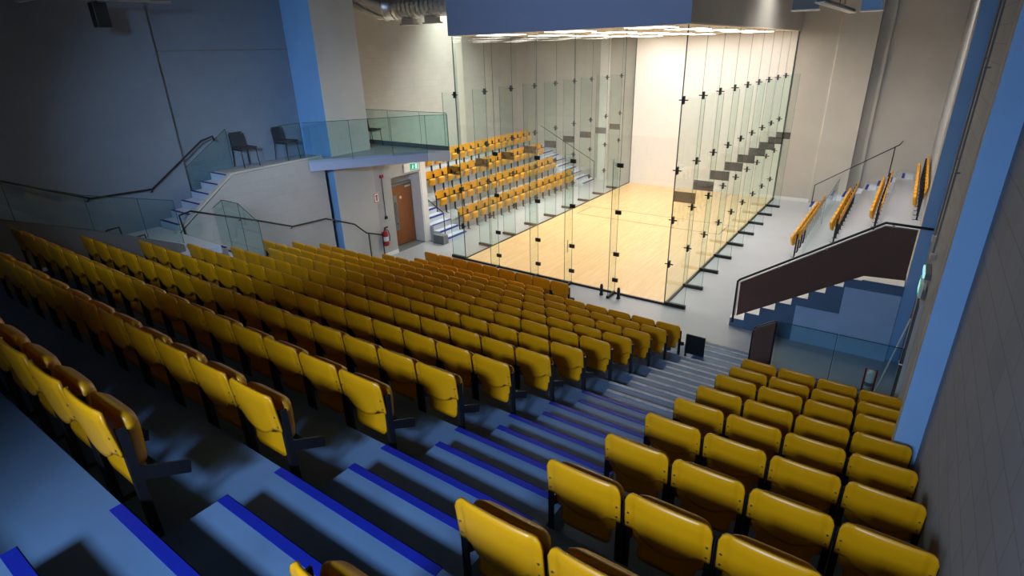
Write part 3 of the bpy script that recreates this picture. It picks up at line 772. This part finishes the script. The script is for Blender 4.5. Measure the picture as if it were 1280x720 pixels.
# ------------------------------------------------------------------ stacking chairs on the landing
def stacking_chair(loc, rz, label):
    t = thing('stacking_chair', label, 'chair', loc, rz, 'stacking chairs on the gallery')
    bm_ = []
    for i, s in enumerate((-1, 1)):
        MB().tube([(s*0.21, 0.22, 0.0), (s*0.20, 0.19, 0.43), (s*0.20, -0.18, 0.45)], 0.011, 8).obj('leg', M['black'], t)
        MB().tube([(s*0.21, -0.25, 0.0), (s*0.20, -0.20, 0.45), (s*0.19, -0.25, 0.80)], 0.011, 8).obj('leg', M['black'], t)
    MB().tube([(-0.19, -0.25, 0.78), (-0.15, -0.258, 0.835), (0.15, -0.258, 0.835), (0.19, -0.25, 0.78)], 0.011, 8).obj('top_rail', M['black'], t)
    MB().box((-0.22, -0.19, 0.455), (0.22, 0.24, 0.50)).obj('seat', M['fabric'], t, bevel=0.018)
    b = MB().prism([(-0.17, 0.50), (0.17, 0.50), (0.185, 0.60), (0.18, 0.74), (0.12, 0.82), (-0.12, 0.82), (-0.18, 0.74), (-0.185, 0.60)], 'Y', -0.02, 0.02)
    b.v = [(x, y-0.20-0.15*(z-0.45), z) for x, y, z in b.v]
    b.obj('backrest', M['fabric'], t, bevel=0.008)
stacking_chair((-3.17, -4.62, 3.40), -PI/2, 'dark stacking chair standing by the top of the gallery stairs')
stacking_chair((-3.17, -3.42, 3.40), -PI/2+0.15, 'dark stacking chair standing beside the blue pillar on the landing')
stacking_chair((-2.78, -0.76, 3.40), 0.0, 'dark stacking chair standing behind the pillar by the far gallery guard')

# ------------------------------------------------------------------ right wall door, exit sign, conduits, cleaning kit
d2 = MB().box((XW-0.045, -2.55, 0.02), (XW-0.02, -1.66, 2.12)).obj('door_2', mat('dark_door', (0.018, 0.011, 0.009, 1), 0.5)); struct(d2)
MB().box((XW-0.055, -1.66, 0), (XW-0.0, -1.58, 2.2)).box((XW-0.055, -2.60, 0), (XW-0.0, -2.55, 2.2)).box((XW-0.055, -2.55, 2.12), (XW-0.0, -1.66, 2.2)).obj('door_frame', M['plaster'], d2)
MB().tube([(XW-0.045, -2.40, 1.02), (XW-0.10, -2.40, 1.02), (XW-0.10, -2.27, 1.02)], 0.011, 8).obj('handle', M['alu'], d2)
exit_sign('exit_sign', 'green lit exit sign above the dark door in the block wall', (XW-0.10, -2.15, 2.32), 'xn')
el = thing('emergency_light', 'small cyan lit emergency light on the block wall above the dark door', 'light', (XW-0.05, -2.1, 2.56))
MB().box((-0.03, -0.28, -0.05), (0.05, 0.28, 0.05)).obj('housing', M['greymetal'], el, bevel=0.01)
MB().box((-0.055, -0.24, -0.04), (-0.03, 0.24, 0.03)).obj('diffuser', M['cyanlamp'], el)
for y, zb, lab in ((-1.72, 3.05, 'thin dark conduit on the block wall nearer the far pillar'), (-2.35, 2.95, 'thin dark conduit on the block wall nearer the exit sign')):
    c = thing('conduit', lab, 'conduit', (XW-0.06, y, zb), 0, 'conduits on the block wall')
    MB().tube([(0, 0, 0), (0, 0, ZC-zb)], 0.014, 8).obj('pipe', M['greymetal'], c)
    MB().box((-0.03, -0.05, -0.10), (0.05, 0.05, 0.0)).obj('junction_box', M['alu'], c, bevel=0.006)
    for z in (1.2, 2.6, 4.0):
        MB().box((-0.018, -0.03, z), (0.05, 0.03, z+0.02)).obj('clip', M['greymetal'], c)
kit = thing('cleaning_bucket', 'small red and white bucket standing on the floor by the narrow block', 'bucket', (10.9, -1.74, 0.0))
MB().lathe([(0.065, 0.0), (0.068, 0.02), (0.078, 0.40), (0.07, 0.43), (0.03, 0.44)], (0, 0, 0), 16).obj('body', M['white'], kit, smooth=True)
for s in (-1, 1):
    MB().box((s*0.085-0.014, -0.03, 0.0), (s*0.085+0.014, 0.03, 0.47)).obj('red_side', M['red'], kit, bevel=0.005)
MB().lathe([(0.0735, 0.15), (0.079, 0.155), (0.081, 0.22), (0.076, 0.225)], (0, 0, 0), 16).obj('band', M['greymetal'], kit)
pole = thing('mop_pole', 'white pole with a red grip leaning against the wall above the bucket', 'pole', (11.03, -1.66, 0.0))
MB().tube([(0, 0, 0), (0.23, 0.14, 1.50)], 0.012, 8).obj('shaft', M['white'], pole)
MB().tube([(0.23, 0.14, 1.50), (0.256, 0.155, 1.66)], 0.018, 8).obj('grip', M['red'], pole)

# ------------------------------------------------------------------ overhead services
du = thing('air_duct', 'shiny round galvanised air duct with an elbow beside the blue fascia', 'duct', (-2.2, 0.6, 7.2))
m = MB(); pts = [(-2.2, -0.9, 0.75), (-1.35, -0.45, 0.30), (-0.75, -0.18, 0.02), (-0.30, 0.0, 0.0)]
m.tube(pts, 0.33, 24); m.obj('elbow', M['steel'], du, smooth=True)
for px_ in (-0.95, -0.68, -0.32):
    MB().tube([(px_-0.03, -0.14 if px_ < -0.6 else 0, 0.07 if px_ < -0.8 else 0.01), (px_+0.03, -0.12 if px_ < -0.6 else 0, 0.06 if px_ < -0.8 else 0.01)], 0.36, 24).obj('collar', M['steel'], du, smooth=False)
r = MB(); n = 26
prof = []
for i in range(n+1):
    t = i/n; prof.append((-0.30+t*2.3, 0.30+0.015*(i % 2)))
ro = len(r.v)
for x, rr in prof:
    for j in range(24): r.v.append((x, rr*math.cos(2*PI*j/24), rr*math.sin(2*PI*j/24)))
for i in range(n):
    for j in range(24): r.f.append((i*24+j, i*24+(j+1) % 24, (i+1)*24+(j+1) % 24, (i+1)*24+j))
r.obj('spiral_run', M['steel'], du, smooth=False)
for x in (0.1, 1.0):
    MB().box((x-0.28, -0.12, -0.48), (x+0.28, 0.12, -0.44)).box((x-0.22, -0.09, -0.44), (x+0.22, 0.09, -0.30)).obj('grille', M['alu'], du)
sp = thing('hanging_speaker', 'black box speaker hanging below the ceiling in front of the side wall', 'speaker', (-2.1, -7.45, 6.54))
MB().box((-0.10, -0.12, 0.0), (0.10, 0.12, 0.42)).obj('cabinet', M['black'], sp, bevel=0.012)
MB().box((0.10, -0.10, 0.03), (0.108, 0.10, 0.39)).obj('grille', M['rubber'], sp)
MB().box((-0.11, -0.02, 0.02), (-0.10, 0.02, 0.40)).tube([(0, 0, 0.42), (0, 0, ZC-6.54)], 0.015, 8).obj('hanger', M['black'], sp)
ct = thing('cable_tray', 'thin pale cable tray hanging under the ceiling beside the speaker', 'tray', (-2.1, -7.45, 6.97))
MB().box((-0.9, -0.95, 0.0), (0.3, -0.85, 0.04)).box((0.18, -0.85, 0.0), (0.3, 1.2, 0.04)).obj('tray', M['alu'], ct)
MB().tube([(0.2, -0.9, 0.04), (0.2, -0.9, ZC-6.97)], 0.006, 6).obj('hanger', M['black'], ct)
def pendant(loc, rz, lx, ly, hz, label, mt):
    t = thing('pendant_light', label, 'light', loc, rz, 'pendant lights over the bleacher by the entry stairs')
    MB().box((-lx/2, -ly/2, 0.02), (lx/2, ly/2, hz)).obj('housing', M[mt], t)
    MB().box((-lx/2-0.02, -ly/2-0.02, 0.0), (lx/2+0.02, ly/2+0.02, 0.02)).obj('rim', M['white'], t)
    MB().tube([(0, 0, hz), (0, 0, ZC-loc[2])], 0.008, 6).obj('hanger', M['black'], t)
pendant((8.22, 2.0, 6.56), 0.1, 0.50, 0.4, 0.5, 'square grey pendant light beside the court canopy', 'greymetal')
pendant((9.45, 2.0, 6.48), 0.0, 0.36, 0.4, 0.5, 'square blue pendant light nearer the block wall', 'bluesurf')
pendant((9.10, 0.0, 6.47), 0.0, 0.10, 4.3, 0.07, 'slim black pendant light between the two square pendants', 'black')

# ------------------------------------------------------------------ lights
def area(name, loc, target, sx, sy, power, col, spread=PI):
    ld = bpy.data.lights.new(name, 'AREA'); ld.shape = 'RECTANGLE'; ld.size = sx; ld.size_y = sy
    ld.energy = power; ld.color = col; ld.spread = spread
    o = bpy.data.objects.new(name, ld); COL.objects.link(o); o.location = loc
    d = Vector(target)-Vector(loc); o.rotation_euler = d.to_track_quat('-Z', 'Y').to_euler()
    return o
BLUE = (0.51, 0.70, 1.0)
area('window_daylight', (9.75, YB-0.05, 7.45), (8.5, -9, 2.8), 1.5, 0.7, 125, BLUE, math.radians(80))
area('gallery_daylight', (7.6, -13.9, 7.0), (-2.8, -3.8, 3.4), 0.9, 0.9, 82, (0.44, 0.67, 1.0), math.radians(38))
area('upper_fill', (3.2, -13.9, 8.0), (3.2, -3, 8.4), 6.0, 0.8, 75, (0.46, 0.70, 1.0), math.radians(70))  # added fill for the fascia and upper walls, no window stands here
WARM = (0.95, 1.0, 0.86)
area('bleacher_lamp_left', (-3.4, 6.3, 8.3), (-3.2, 6.3, 0), 1.2, 8.0, 640, WARM, math.radians(110))
area('bleacher_lamp_right', (9.0, 6.5, 8.3), (9.2, 6.5, 0), 1.2, 8.0, 310, (1.0, 0.95, 0.88), math.radians(120))
area('foyer_lamp', (-0.6, -5.5, 8.3), (-0.9, -5.0, 0), 0.8, 0.8, 17, (1.0, 0.84, 0.62), math.radians(75))
w = bpy.data.worlds.new('world'); SC.world = w; w.use_nodes = True
w.node_tree.nodes['Background'].inputs[0].default_value = (0.5, 0.6, 0.8, 1)
w.node_tree.nodes['Background'].inputs[1].default_value = 0.02

# ------------------------------------------------------------------ view
SC.view_settings.view_transform = 'Standard'
try: SC.view_settings.look = 'None'
except Exception: pass
SC.view_settings.exposure = 0.0; SC.view_settings.gamma = 1.0
SC.view_settings.use_curve_mapping = False
SC.cycles.transparent_max_bounces = 64
SC.cycles.max_bounces = 10; SC.cycles.diffuse_bounces = 5; SC.cycles.glossy_bounces = 4
SC.cycles.use_denoising = True
SC.cycles.sample_clamp_indirect = 8
